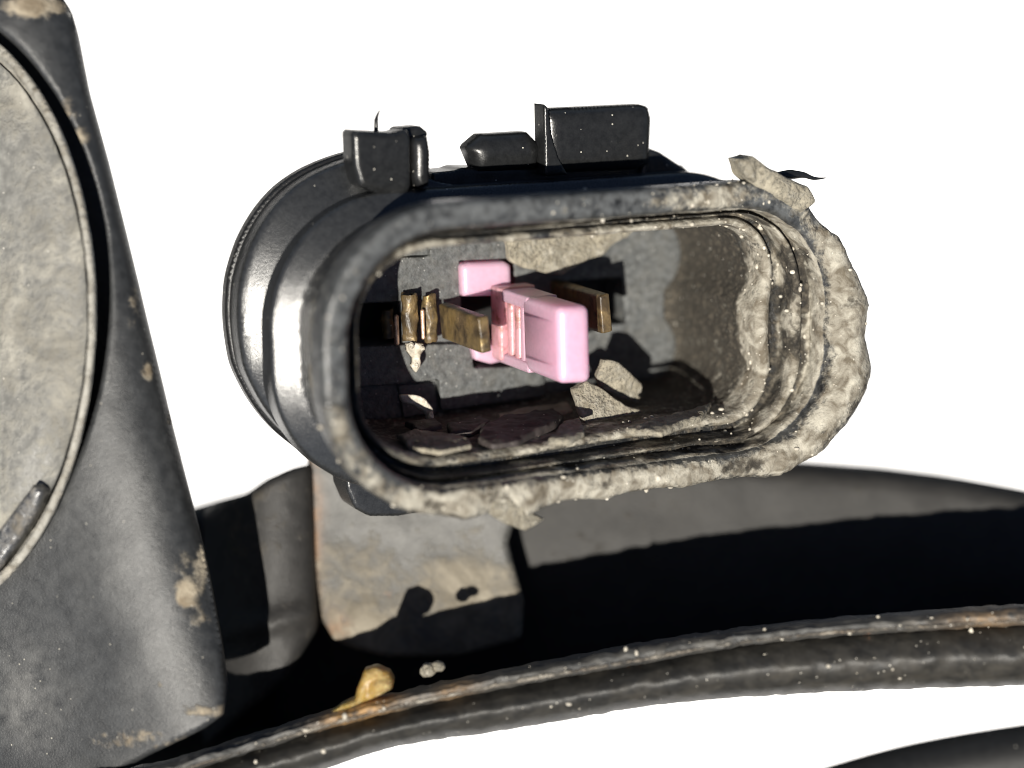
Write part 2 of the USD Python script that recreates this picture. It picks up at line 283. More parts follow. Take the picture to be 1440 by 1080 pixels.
for cx_, cy_, rx_, ry_, h_ in [(50, 8, 55, 22, .55), (100, 20, 16, 22, .25), (95, 150, 22, 30, .3), (112, 195, 22, 30, .34), (130, 235, 14, 30, .25), (188, 430, 14, 50, .3), (208, 525, 10, 22, .5), (238, 590, 8, 30, .34), (255, 790, 40, 26, .32), (262, 835, 22, 30, .55), (285, 800, 14, 50, .4), (300, 900, 30, 70, .2), (295, 1000, 60, 14, .36), (190, 1040, 110, 24, .32), (240, 960, 60, 30, .2), (120, 960, 90, 30, .12), (275, 870, 30, 40, .3), (235, 505, 20, 70, .24), (60, 1010, 160, 40, .1), (30, 640, 60, 60, .15)]:
    bd_ = np.maximum(bd_, h_ * np.exp(-((bpx[:, 0] - cx_) / rx_) ** 2 - ((bpx[:, 1] - cy_) / ry_) ** 2))
bfilm = 0.04 + 0.5 * np.clip((fbm(bv * 0.13, 4, 77) - 0.42) * 4, 0, 1) * np.clip((bpx[:, 1] - 850) / 120, 0.25, 1)
part(t, 'plate', (bv, bf), m_bracket, attrs={'dirt': 1.35 * bd_ + 0.08, 'film': bfilm})

big = Polygon([(bc[0] + 0.8 + 1.06 * br[0] * math.cos(a), bc[1] + 0.95 + 1.06 * br[1] * math.sin(a)) for a in np.linspace(0, 2 * np.pi, 160)[:-1]]).intersection(bp.buffer(-1.1))
part(t, 'recess', put(CAM, pillow(big, lambda x, y: bracket_z(x, y) - 4.4, lambda x, y: bracket_z(x, y) - 5.0, 0.8, 0.1)), m_slot)
tilt = math.radians(25); DT = np.array([math.cos(tilt), 0, math.sin(tilt)]); DN = np.array([-math.sin(tilt), 0, math.cos(tilt)]); RD = 17.6
DA = 0.72                                    # the plug is a little oval
DF = Frame(P(132, 440, 1.0) - RD * DA * DT, DT, [0, 1, 0], DN)
t = thing('round_plug', 'round dusty grey metal plug with a pale raised rim, set in the black bracket', 'metal plug', DF.o)
prof = smooth_line([(0, 0.1), (5, -0.1), (10, -0.25), (13.5, -0.3), (14.6, -0.55), (15.4, -0.75), (16.1, -0.72), (16.45, -0.5)], 90)
nu = 420; a = np.linspace(0, 2 * np.pi, nu, endpoint=False)
def revolve(prof, seed, amp, freq):
    v = np.stack([prof[None, :, 0] * np.cos(a)[:, None], prof[None, :, 0] * np.sin(a)[:, None], np.repeat(prof[None, :, 1], nu, 0)], -1).reshape(-1, 3)
    v[:, 2] += amp * (fbm(v * freq, 5, seed) - 0.5)
    v[:, 0] *= DA
    return v, grid_faces(nu, len(prof), True)[:, ::-1]
face = revolve(prof, 11, 0.22, 0.9)
part(t, 'face', (DF(face[0]), face[1][:, ::-1]), m_disc, True)
rim = revolve(smooth_line([(16.45, -0.75), (16.8, -0.45), (17.05, -0.05), (17.25, 0.08), (17.5, 0.02), (17.6, -0.12), (17.55, -0.32), (17.2, -0.45), (16.4, -0.9)], 40), 12, 0.16, 1.8)
part(t, 'rim', (DF(rim[0]), rim[1][:, ::-1]), m_edge, True)
def on_disc(px, py, h): return DF(np.r_[DF.pix(px, py, h), h])
part(t, 'clip', put(DF, pillow(DF.poly([(-30, 800), (-8, 752), (22, 712), (46, 680), (60, 690), (50, 716), (24, 760), (-10, 808)], 0.2), lambda x, y: 0.3 + 0 * x, -0.6, 0.2, 0.35, 0.1, 0.2, 1.0, 19)), m_steel, True, 'short dark steel clip at the lower edge of the plug')

# ------------------------------------------------------------------ behind: the long rail, the tab on it
RZ = -16.0
RF = Frame((0, 0, RZ), (1, 0, 0), (0, 1, 0), (0, 0, 1))
rp = RF.poly([(150, 760), (230, 728), (285, 711), (340, 697), (372, 675), (405, 661), (440, 655), (700, 645), (1000, 645), (1150, 654), (1260, 662), (1350, 673), (1440, 689), (1560, 716), (1760, 770), (1760, 1010), (1440, 945), (1000, 955), (700, 1000), (480, 1070), (300, 1140), (150, 1180)])
def rail_z(x, y):
    px = 720 + x / (S * (D - RZ) / D)
    v = 540 - y / (S * (D - RZ) / D)
    ridge = 0.9 * np.exp(-((v - (842 - 0.02 * (px - 400))) / 22.0) ** 2) * np.clip((470 - px) / 60, 0, 1)
    hump = 1.6 * np.exp(-((px - 398) / 42.0) ** 2)
    return hump + ridge - 0.0016 * np.clip(v - 760, 0, 999) ** 1.25 + 0.8 * (fbm(np.c_[x * 0.07, y * 0.1, 0 * x], 3, 8) - 0.5)
t = thing('black_rail', 'long dusty black rail running across behind the electrical connector', 'rail', P(800, 760, RZ))
part(t, 'rail_body', put(RF, pillow(rp, rail_z, -7.0, 0.7, 1.4, 0.5, 0.2, 0.5, 9)), m_rail, True)
AZ = -9.6
AF = Frame((0, 0, AZ), (1, 0, 0), (0, 1, 0), (0, 0, 1))
ap = AF.poly([(262, 730), (285, 713), (340, 698), (372, 676), (405, 661), (428, 655), (434, 662), (438, 780), (442, 890), (400, 960), (262, 1080)])
def arm_z(x, y):
    k = S * (D - AZ) / D; px, v = 720 + x / k, 540 - y / k
    return -0.00035 * (px - 385) ** 2 - 0.9 + 0.7 * np.exp(-((v - 872 + 0.25 * (px - 400)) / 16.0) ** 2) + 0.4 * (fbm(np.c_[x * 0.15, y * 0.2, 0 * x], 3, 15) - 0.5)
t = thing('dusty_arm', 'dim dusty black arm between the left bracket and the grey steel tab', 'metal arm', P(380, 800, AZ))
part(t, 'arm_body', put(AF, pillow(ap, arm_z, lambda x, y: arm_z(x, y) - 1.6, 0.4, 0.6, 0.3, 0.15, 0.8, 16)), m_arm, True)
TZ = -12.0
TF = Frame((0, 0, TZ), (1, 0, 0), (0, 1, 0), (0, 0, 1))
tp = TF.poly([(428, 600), (720, 600), (722, 738), (715, 764), (724, 800), (737, 846), (734, 900), (640, 925), (545, 925), (497, 914), (468, 900), (452, 872), (440, 780)])
t = thing('steel_tab', 'dusty grey steel tab with rusty lower corner, directly below the connector', 'metal tab', P(585, 800, TZ))
tv, tf_ = put(TF, pillow(tp, lambda x, y: 0.5 * (fbm(np.c_[x * 0.15, y * 0.15, 0 * x], 3, 21) - 0.5), -1.1, 0.4, 0.45, 0.6, 0.15, 0.9, 4))
tk = S * (D - tv[:, 2]) / D; tx_, ty_ = 720 + tv[:, 0] / tk, 540 - tv[:, 1] / tk
part(t, 'tab_plate', (tv, tf_), m_tab, attrs={'dirt': np.clip(0.22 + 0.32 * np.clip((ty_ - 690) / 120, 0, 1), 0, 1), 'film': np.clip(2.4 * np.exp(-((tx_ - 470) / 30) ** 2 - ((ty_ - 895) / 28) ** 2) + 0.8 * np.exp(-((tx_ - 736) / 12) ** 2 - ((ty_ - 850) / 20) ** 2) + 1.0 * np.exp(-((tx_ - 436) / 14) ** 2), 0, 2.4)})

# ------------------------------------------------------------------ below: ribbed rubber strip with a crimped ridge, and the hose in the corner
xs = np.arange(60, 1640, 5.0)
def thru(pts): 
    from scipy.interpolate import PchipInterpolator
    q = np.array(pts, float); return PchipInterpolator(q[:, 0], q[:, 1])(xs)
ytop = thru([(0, 1125), (150, 1088), (250, 1064), (330, 1040), (480, 993), (600, 963), (720, 938), (860, 911), (1000, 888), (1200, 866), (1440, 849), (1660, 836)])
ymid = thru([(0, 1160), (150, 1122), (300, 1074), (480, 1020), (600, 990), (760, 958), (900, 934), (1060, 906), (1200, 893), (1440, 879), (1660, 868)])
ybot = thru([(0, 1300), (300, 1128), (458, 1081), (550, 1051), (700, 1028), (833, 1006), (900, 994), (1000, 984), (1220, 971), (1440, 964), (1660, 958)])
def strip(cols, wob, seed, sub=6):
    """cols: list of (function giving pixel rows, height z) across the strip."""
    st = []
    for i in range(len(xs)):
        c = np.array([(c[i], z) for c, z in cols], float)
        st.append(smooth_line(c, len(cols) * sub))
    st = np.array(st); nv = st.shape[1]
    X = np.repeat(xs[:, None], nv, 1)
    k = S * (D - st[..., 1]) / D
    v = np.stack([(X - 720) * k, (540 - st[..., 0]) * k, st[..., 1]], -1).reshape(-1, 3)
    nz = fbm(v * [1.1, 1.1, 0.6], 5, seed) - 0.5
    v[:, 2] += wob * nz; v[:, 1] += 0.6 * wob * (fbm(v * [1.7, 0.4, 0.4], 4, seed + 3) - 0.5)
    return v, grid_faces(len(xs), nv, False)[:, ::-1]
t = thing('rubber_strip', 'black rubber strip with a crusty crimped ridge, running along below the rail', 'rubber strip', P(760, 980, -3))
rd = strip([(ymid + 6, -17.5), (ytop + 14, -17.5), (ytop + 4, -6.0), (ytop, -3.4), (ytop + 3, -1.0), (ytop + 10, -0.35), (ymid - 14, -0.15), (ymid - 4, -0.1), (ymid - 1, -0.7), (ymid + 1, -2.2)], 0.55, 31, 12)
rk = S * (D - rd[0][:, 2]) / D; rx_, ry_ = 720 + rd[0][:, 0] / rk, 540 - rd[0][:, 1] / rk
rd_f = (ry_ - np.interp(rx_, xs, ytop)) / np.interp(rx_, xs, ymid - ytop)
part(t, 'crimped_ridge', rd, m_ridge, attrs={'dirt': np.clip(0.22 + 0.34 * np.exp(-((rd_f - 0.80) / 0.14) ** 2) + 0.15 * (fbm(rd[0] * 0.15, 3, 90) - 0.5), 0, 1), 'film': np.clip(1.6 * np.exp(-((rx_ - 505) / 45) ** 2) + 0.45 * np.exp(-((rx_ - 1385) / 60) ** 2) + 0.5 * np.exp(-((rx_ - 640) / 30) ** 2), 0, 1.6)})
bd = strip([(ymid - 6, -4.5), (ymid - 2, -1.9), (ymid + 4, -1.3), (ymid + 0.25 * (ybot - ymid), -0.5), (ymid + 0.5 * (ybot - ymid), 0.0), (ymid + 0.78 * (ybot - ymid), -0.6), (ybot - 3, -1.9), (ybot, -3.4), (ybot - 8, -6.0), (ymid, -6.5)], 0.35, 37, 5)
part(t, 'strip_body', bd, m_rubber, True)
grit = []
for k_ in range(150):
    i = int(rng.integers(0, len(rd[0] if k_ % 3 else bd[0]))); src = rd[0] if k_ % 3 else bd[0]
    if src[i, 2] > -1.6: grit.append(lump(src[i] + [0, 0, 0.02], (0.03 + 0.15 * rng.random() ** 4) * (0.6 + 0.8 * rng.random(3)), k_ % 40, 0.5, 1))
part(t, 'grit', join(*grit), m_sand, True, kind='stuff', label='pale grit scattered along the rubber strip')
hz = 2.0
hp = [P(980, 1190, hz), P(1160, 1128, hz), P(1300, 1090, hz), P(1440, 1066, hz), P(1600, 1046, hz)]
single('corner_hose', tube(hp, [1.8], 28, 60), m_hose, 'black hose crossing the bottom right corner', 'hose', True)

# ------------------------------------------------------------------ the connector
def rr(x): return math.radians(x)
YAW, PIT, ROL = 24.0, 9.5, 6.0
cf = np.array([math.sin(rr(YAW)) * math.cos(rr(PIT)), -math.sin(rr(PIT)), math.cos(rr(YAW)) * math.cos(rr(PIT))])
up = np.array([-math.sin(rr(ROL)), math.cos(rr(ROL)), 0]); cy = up - (up @ cf) * cf; cy /= np.linalg.norm(cy); cx = np.cross(cy, cf)
K = Frame(P(847, 487, 0), cx, cy, cf)
conn = thing('electrical_connector', 'black oval electrical connector, its mouth caked with dried mud, pink wedge and brass blades inside', 'connector', K((0, 0, -6)))

KX, KY, KR = 8.95, 1.1, 7.6
NU = 900
def core_ring(nu):
    q = Polygon([(-KX, -KY), (KX, -KY), (KX, KY), (-KX, KY)]).buffer(KR, quad_segs=64)
    p = ring_pts(q.exterior, q.exterior.length / nu)[:nu]
    c = np.c_[np.clip(p[:, 0], -KX, KX), np.clip(p[:, 1], -KY, KY)]
    n = (p - c) / KR
    if not Polygon(p).exterior.is_ccw: p, c, n = p[::-1], c[::-1], n[::-1]
    return c, n
cc, cn = core_ring(NU)
prof = [(1.0, -10.6), (0.9, -10.2), (0.85, -9.3), (0.6, -8.6), (0.9, -8.0), (1.15, -6.6), (1.05, -5.0), (0.95, -3.6), (0.75, -2.7), (0.1, -2.2), (0.0, -1.4), (0.03, -0.35), (0.22, -0.06), (0.6, 0.0), (1.25, -0.06), (1.55, -0.2), (1.72, -0.6),
        (1.85, -1.7), (2.5, -1.8), (2.62, -1.2), (2.8, -1.0), (3.0, -1.2), (3.1, -2.6), (3.75, -2.7), (3.85, -2.2), (4.2, -1.95), (4.6, -2.3), (4.75, -4.0), (4.85, -7.0), (4.95, -10.6), (5.2, -11.4), (5.9, -11.75)]
pr = np.array(prof); seg = np.r_[0, np.cumsum(np.linalg.norm(np.diff(pr, axis=0), axis=1))]
NP = 230
w = np.interp(np.linspace(0, 1, NP), [0, 0.25, 0.72, 1], [0, 0.20, 0.80, 1]) * seg[-1]
from scipy.interpolate import PchipInterpolator
pr = np.stack([PchipInterpolator(seg, pr[:, 0])(w), PchipInterpolator(seg, pr[:, 1])(w)], 1)
ins, zz = pr[:, 0], pr[:, 1]
# more mud has narrowed the mouth on the right than elsewhere
bl = np.clip(0.5 - cc[:, 0] / 12 - cn[:, 0] * 0.5, 0, 1) * np.clip(-cn[:, 1], 0, 1)
wide = 1 + 0.17 * np.clip(cn[:, 0], 0, 1) ** 2 - 0.42 * np.clip(cn[:, 1], 0, 1) ** 1.5 - 0.38 * np.clip(-cn[:, 0], 0, 1) ** 2 - 0.26 * np.clip(-cn[:, 1], 0, 1) ** 1.5 - 0.12 * bl
extra = np.clip((ins - 1.2) / 2.0, 0, 1)
inset = ins[None] * (1 + (wide[:, None] - 1) * extra[None])
V = np.empty((NU, NP, 3))
V[..., :2] = cc[:, None] + cn[:, None] * (KR - inset[..., None]); V[..., 2] = zz[None]
tang = np.gradient(pr, axis=0); tang /= np.linalg.norm(tang, axis=1, keepdims=True) + 1e-9
nz_ = -tang[:, 0] * -1; nr_ = -tang[:, 1] * -1          # outward profile normal: (radial, z)
NR = np.stack([cn[:, 0:1] * tang[None, :, 1], cn[:, 1:2] * tang[None, :, 1], np.repeat(tang[None, :, 0], NU, 0)], -1)
nx, ny = cn[:, 0:1] + 0 * zz[None], cn[:, 1:2] + 0 * zz[None]
lip = np.exp(-((ins - 0.7) / 1.0) ** 2) * (zz > -2.6); lip = lip[None] + 0 * nx
inner = ((ins > 3.2) | ((zz > -3) & (ins > 1.7))).astype(float)[None] + 0 * nx
wall = np.clip((-zz - 3.0) / 1.2, 0, 1)[None] * (ins > 4.2)[None] + 0 * nx
outer = ((zz < -2.3) & (ins < 1.6)).astype(float)[None] + 0 * nx
ang = np.degrees(np.arctan2(ny, nx))
px_ = V[..., 0]; py_ = V[..., 1]
right = np.clip((px_ + 2) / 10.0, 0, 1); low = np.clip((-py_ - 1.0) / 5.0, 0, 1); high = np.clip((py_ - 3) / 4, 0, 1)
nlow = fbm(V.reshape(-1, 3) * 0.25, 4, 50).reshape(NU, NP) - 0.5
dirt = 0.10 + lip * (0.10 + 0.57 * np.maximum(low, right * (1 - 0.75 * high)) + 0.16 * (1 - low))
dirt = dirt + inner * (1 - wall) * (0.45 + 0.2 * right) + wall * (0.72 + 0.1 * low - 0.2 * high)
dirt = dirt + outer * (0.10 + 0.25 * low)
leftbot = np.exp(-(((px_ + 12.5) / 3.0) ** 2 + ((py_ + 5.5) / 2.5) ** 2)) * lip
dirt = np.clip(dirt - 0.35 * leftbot + 0.5 * nlow, 0, 1.1)
groove = np.exp(-((ins - 2.2) / 0.42) ** 2) + np.exp(-((ins - 3.45) / 0.40) ** 2)
gz = groove[None] * (zz > -3.2)[None] * (1 - lip)
dirt = dirt * (1 - 0.55 * gz * (0.6 + 1.6 * nlow))
ridge_ = np.exp(-((ins - 2.8) / 0.35) ** 2)[None] * (zz > -3.2)[None] * (1 - lip)
dirt = dirt + outer * 0.5 * np.exp(-((px_ + 15.5) / 2.5) ** 2 - ((py_ + 1.5) / 4.0) ** 2) * np.clip((V[..., 2] + 6.5) / 3, 0, 1)
film = np.clip(lip * (1.1 - 0.2 * low) + 0.10 * outer + 0.35 * inner * (1 - wall) * (1 - groove[None]) + 0.3 * wall, 0, 1)
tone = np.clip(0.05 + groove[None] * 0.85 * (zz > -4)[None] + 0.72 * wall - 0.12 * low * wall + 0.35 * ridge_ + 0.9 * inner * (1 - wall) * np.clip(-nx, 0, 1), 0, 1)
q = V.reshape(-1, 3)
crust = np.clip(dirt - 0.35, 0, 0.8).reshape(-1)
f1 = fbm(q * 0.75, 5, 60); f2 = fbm(q * 2.2, 4, 61)
f0 = fbm(q * 0.32, 3, 62)
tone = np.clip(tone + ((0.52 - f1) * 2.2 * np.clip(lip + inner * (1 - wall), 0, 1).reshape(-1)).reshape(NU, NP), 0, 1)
inn = np.repeat(np.clip((ins - 2.4) / 0.6, 0, 1)[None], NU, 0).reshape(-1)
crust = 0.72 * crust * (1 - 0.62 * inn)
disp = crust * (1.0 * (f0 - 0.42) + 0.7 * (f1 - 0.35) + 0.26 * (f2 - 0.5)) + 0.035 * (f2 - 0.5) + 0.08 * (f1 - 0.5)
disp += (1.25 * np.exp(-((ang + 22) / 34) ** 2) - 0.35 * np.exp(-((ang - 48) / 18) ** 2)).reshape(-1) * np.clip(1.6 - ins, 0, 1)[None].repeat(NU, 0).reshape(-1) * np.clip((V[..., 2].reshape(-1) + 5) / 3, 0, 1)
disp += 0.25 * (wall.reshape(-1)) * (f2 - 0.5) * np.clip(right.reshape(-1), 0, 1)
def bumpat(pxl, zc, rad, h):
    c = np.r_[K.pix(*pxl, zc), zc]
    return h * np.exp(-(np.linalg.norm(q - c, axis=1) / rad) ** 2)
for (pxl, rad, h) in [((1130, 262), 1.5, 0.5), ((1185, 330), 1.0, 0.4), ((1205, 420), 0.9, 0.45), ((1214, 520), 1.3, 0.7), ((1195, 590), 1.2, 0.5), ((1150, 640), 1.4, 0.7), ((1090, 668), 1.3, 0.5), ((960, 700), 0.9, 0.35), ((735, 722), 1.2, 0.7), ((660, 724), 1.0, 0.35), ((850, 712), 1.0, 0.35), ((1170, 460), 0.8, 0.35)]:
    disp += bumpat(pxl, -0.5, rad, h) * (0.6 + 0.8 * f2)
fade = np.where((V[..., 2].reshape(-1) < -4.2) & (np.repeat(ins[None], NU, 0).reshape(-1) > 4), np.clip((q[:, 2] + 11.2) / 6.0, 0, 1), np.clip((q[:, 2] + 11.6) / 0.8, 0, 1))
q = q + NR.reshape(-1, 3) * disp[:, None] * fade[:, None]
FH = grid_faces(NU, NP, True)
tm = trimesh.Trimesh(q, FH, process=False)
# orientation: the lip must face the viewer
fn = tm.face_normals[(tm.triangles_center[:, 2] > -0.2)]
if fn[:, 2].mean() < 0: FH = FH[:, ::-1]
part(conn, 'housing', (K(q), FH), m_housing, attrs={'dirt': dirt.reshape(-1), 'tone': tone.reshape(-1), 'film': film.reshape(-1)})

# back wall with its slots
ZB = -11.5
slots = [Polygon(K.poly([(496, 428), (560, 425), (566, 482), (498, 486)], ZB)), Polygon(K.poly([(790, 396), (876, 390), (880, 455), (795, 460)], ZB)), Polygon(K.poly([(646, 366), (722, 362), (728, 470), (722, 514), (668, 516), (652, 480)], ZB))]
bw = Polygon(V[::6, -1, :2]).buffer(0.35)
for q_ in slots: bw = bw.difference(q_)
part(conn, 'back_wall', put(K, pillow(bw, ZB, ZB - 3.0, 0.5, 0.12)), m_back)
part(conn, 'slot_backing', put(K, pillow(Polygon([(c[0] + n[0] * (KR - 3.2), c[1] + n[1] * (KR - 3.2)) for c, n in zip(cc[::12], cn[::12])]), ZB - 3.01, ZB - 4.0, 1.0, 0.1)), m_slot)
for pts, h in (([(488, 364), (604, 361), (604, 318), (716, 312), (716, 364), (646, 367), (648, 420), (560, 424), (488, 427)], 0.45),
               ([(488, 488), (600, 484), (664, 484), (666, 518), (724, 516), (728, 474), (766, 470), (766, 558), (620, 578), (618, 534), (560, 540), (488, 546)], 0.5),
               ([(560, 542), (612, 538), (614, 580), (568, 588)], 0.22)):
    part(conn, 'wall_panel', put(K, pillow(K.poly(pts, ZB + h), ZB + h, ZB - 0.05, 0.4, 0.10)), m_back)

# flange behind the mouth
FZ = -9.2
fl = K.poly([(512, 222), (460, 240), (414, 268), (377, 310), (352, 360), (339, 415), (338, 455), (345, 510), (364, 556), (398, 604), (440, 640), (480, 666), (500, 680)], FZ)
fl = [tuple(x) for x in smooth_line(fl, 90)]
fl += [(-6, -10.6), (8, -10.6)] + [(9 + 9.5 * math.cos(a), 6.4 * math.sin(a) - 2.6) for a in np.linspace(-1.4, 1.4, 24)] + [(8, 5.6), (-6, 8.9)]
fpoly = Polygon(fl).buffer(0.6).buffer(-0.6)
hole = Polygon([tuple(c + n * (KR - 1.6)) for c, n in zip(cc[::8], cn[::8])])
ang0 = lambda x, y: np.arctan2(y, x)
part(conn, 'flange', put(K, pillow(fpoly.difference(hole), FZ + 0.9, FZ - 2.2, 0.35, 0.22, extra=lambda d, x, y: -0.545 * np.clip(2.6 - shapely.distance(fpoly.exterior, shapely.points(np.c_[x, y])), 0, 2.6) * np.clip((-x - 5) / 4, 0, 1))), m_flange)
step_o = Polygon([tuple(c + n * (KR + 0.55 * max(-n[0], 0))) for c, n in zip(cc[::4], cn[::4])])
part(conn, 'step_ring', put(K, pillow(step_o.difference(Polygon([tuple(c + n * (KR - 1.4)) for c, n in zip(cc[::8], cn[::8])])), FZ + 2.5, FZ - 0.2, 0.3, 0.2, extra=lambda d, x, y: -0.55 * np.clip(1.5 - shapely.distance(step_o.exterior, shapely.points(np.c_[x, y])), 0, 1.5))), m_flange)
sk = Polygon(fl).buffer(0.18)
part(conn, 'flange_edge', put(K, pillow(sk.difference(hole), FZ - 2.22, FZ - 3.1, 0.35, 0.25)), m_clean)
part(conn, 'bottom_lug', put(K, pillow(K.poly([(486, 660), (560, 640), (620, 640), (620, 716), (560, 727), (520, 727), (500, 716), (488, 688)], FZ + 0.1), FZ + 0.1, FZ - 2.4, 0.35, 0.25, 0.2)), m_flange)

# latch features on top
def latch(name, pts, z, back, r, rp=0.15, m=m_black, parent=conn, **kw): return part(parent, name, put(K, pillow(K.poly(pts, z), z, back, 0.25, r, rp, 0.06, 1.5, 5, **kw)), m)
lt = latch('latch_tab', [(496, 184), (556, 187), (574, 181), (580, 196), (580, 262), (572, 277), (530, 272), (506, 262), (498, 232)], -7.4, -9.2, 0.35)
latch('pillar', [(583, 196), (604, 190), (608, 215), (607, 262), (592, 268), (584, 250)], -7.1, -8.8, 0.5, 0.2, parent=lt)
latch('pillar_top', [(560, 180), (592, 177), (603, 186), (602, 200), (580, 206), (560, 204)], -8.2, -9.6, 0.3, 0.1, parent=lt)
latch('latch_bump', [(661, 208), (682, 190), (748, 186), (767, 206), (760, 240), (676, 244)], -8.3, -10.0, 0.9, 0.1)
lt = latch('latch_tab', [(767, 150), (780, 153), (906, 147), (917, 150), (921, 166), (918, 232), (900, 240), (790, 244), (770, 246)], -7.8, -9.3, 0.75, 0.12)
latch('fin', [(765, 145), (772, 152), (776, 190), (786, 222), (800, 246), (767, 248)], -7.6, -9.0, 0.15, 0.03, parent=lt)
latch('gusset', [(908, 206), (930, 214), (970, 240), (960, 256), (900, 256)], -8.4, -11.4, 0.3, 0.08)
tl = [(618, 240), (650, 238), (700, 236), (760, 232), (800, 232), (900, 226), (970, 240), (970, 262), (618, 280)]
latch('top_ledge', [(608, 243), (640, 240), (650, 236), (700, 236), (960, 232), (980, 250), (980, 300), (608, 320)], -8.9, -11.4, 0.2, 0.05)

# pink locking wedge
pk = part(conn, 'locking_wedge', put(K, pillow(K.poly([(650, 374), (660, 370), (712, 368), (720, 374), (722, 416), (652, 418)], -10.4), -10.4, -12.6, 0.2, 0.35, 0.15)), m_pink)
part(pk, 'lower_tab', put(K, pillow(K.poly([(664, 486), (724, 484), (724, 506), (692, 513), (670, 507)], -10.4), -10.4, -12.6, 0.2, 0.3, 0.1)), m_pink)
zf = -1.2
bar = Polygon(K.poly([(785, 432), (830, 430), (833, 539), (788, 541)], zf)).buffer(-0.1).buffer(0.1)
bx0, by0, bx1, by1 = bar.bounds
def kbox(x0, x1, y0, y1, z0, z1, r=0.12): return put(K, pillow([(x0, y0), (x1, y0), (x1, y1), (x0, y1)], z1, z0, 0.16, r, 0.1))
part(pk, 'wedge_bar', put(K, pillow(bar, zf, -6.0, 0.14, 0.5, 0.42)), m_pink, True)
part(pk, 'side_rail', kbox(bx0 + 0.02, bx1 - 0.02, by1 - 0.75, by1 - 0.02, -10.45, -5.6, 0.2), m_pink)
part(pk, 'side_rail', kbox(bx0 + 0.02, bx1 - 0.02, by0 + 0.02, by0 + 0.65, -10.45, -5.6, 0.2), m_pink)
part(pk, 'web', kbox(bx0 + 0.55, bx1 - 0.1, by0 + 0.4, by1 - 0.4, -10.4, -5.7), m_pinkdirty, label='brown stained pocket along the side of the pink wedge')
part(pk, 'wedge_root', kbox(bx0 - 0.2, bx1 + 0.2, by0 + 0.2, by1 + 0.1, -10.42, -9.2, 0.25), m_pinkdirty, label='brown stained root of the pink wedge')
for k, zr in enumerate((-8.3, -7.2, -6.3)):
    part(pk, 'rib', kbox(bx0 + 0.12, bx0 + 0.7, by0 + 0.55, by1 - 0.65, zr - 0.45, zr, 0.2), m_pinkdirty if k < 2 else m_pink)

# brass blades
def blade(face, zf, zb):
    q = np.array(K.poly(face, zf)); return put(K, pillow([tuple(x) for x in q], zf, zb, 0.18, 0.12, 0.08, 0.12, 2.0, 3))
tb = part(conn, 'terminal', blade([(672, 447), (687, 444), (692, 494), (677, 498)], -4.4, -10.4), m_brass)
y0 = K.pix(575, 478, -10)[1]; y1 = K.pix(575, 408, -10)[1]
def post(px, r, z, ya, yb, n=14):
    x = K.pix(px, 445, z)[0]; c = trimesh.creation.capsule(height=yb - ya, radius=r, count=[n, n]); v = c.vertices[:, [0, 2, 1]] * [1, 1, -1]
    v = v + [x, ya, z]; v = v + 0.12 * (fbm(v * 1.8, 3, 4)[:, None] - 0.5) * np.array([1, 0.5, 1])
    return K(v), c.faces
def arr_split(v, f):
    v, f = trimesh.remesh.subdivide_to_size(v, f, 0.22); m_ = trimesh.Trimesh(v, f); return m_.vertices, m_.faces
def curl(px, z, ra, ya, yb, a0, a1, th=0.16):
    lo = np.r_[K.pix(px, yb, z), z]; hi = np.r_[K.pix(px, ya, z), z]
    CF = Frame(K(lo), cx, -cf, cy); aa = np.linspace(math.radians(a0), math.radians(a1), 26)
    band = [(ra * math.cos(t_), ra * math.sin(t_)) for t_ in aa] + [((ra - th) * math.cos(t_), (ra - th) * math.sin(t_)) for t_ in aa[::-1]]
    hgt = hi[1] - lo[1]
    v, f = put(CF, pillow(band, hgt, 0.0, 0.1, 0.05)); m_ = trimesh.Trimesh(*arr_split(v, f), process=False)
    v = m_.vertices; w_ = np.stack([fbm(v * 1.3 + o_, 4, 5) - 0.5 for o_ in (0, 17, 31)], 1)
    return v + w_ * [0.45, 0.5, 0.4], m_.faces

part(tb, 'crimp', curl(577, -10.2, 0.50, 412, 478, -250, 40), m_brass)
part(tb, 'crimp', curl(606, -10.3, 0.44, 414, 482, -200, 60), m_brass)
part(tb, 'crimp', curl(546, -11.6, 0.36, 434, 476, -230, 0), m_brass)
part(tb, 'bright_edge', post(594, 0.12, -9.75, y0 + .9, y1 - .5), m_copper, True)
part(tb, 'bright_edge', post(557, 0.15, -10.9, y0 + .5, y1 - .9), m_copper, True)
part(conn, 'terminal', blade([(843, 416), (857, 412), (862, 466), (847, 470)], -4.6, -13.5), m_brass)

# grains of sand stuck on the crust of the lip
g_ = []
cand = np.nonzero((lip.reshape(-1) > 0.45) & (dirt.reshape(-1) > 0.32) | (inner.reshape(-1) * (1 - wall.reshape(-1)) > 0.5) & (dirt.reshape(-1) > 0.6))[0]
for i in rng.choice(cand, 330, replace=False):
    r = 0.04 + 0.13 * rng.random() ** 3
    g_.append(lump(K(q[i]), r * (0.7 + 0.6 * rng.random(3)), int(i) % 50, 0.3, 1))
part(conn, 'sand_grain', join(*g_), m_sand, True, kind='stuff', label='grains of pale sand stuck all over the mouth of the connector')
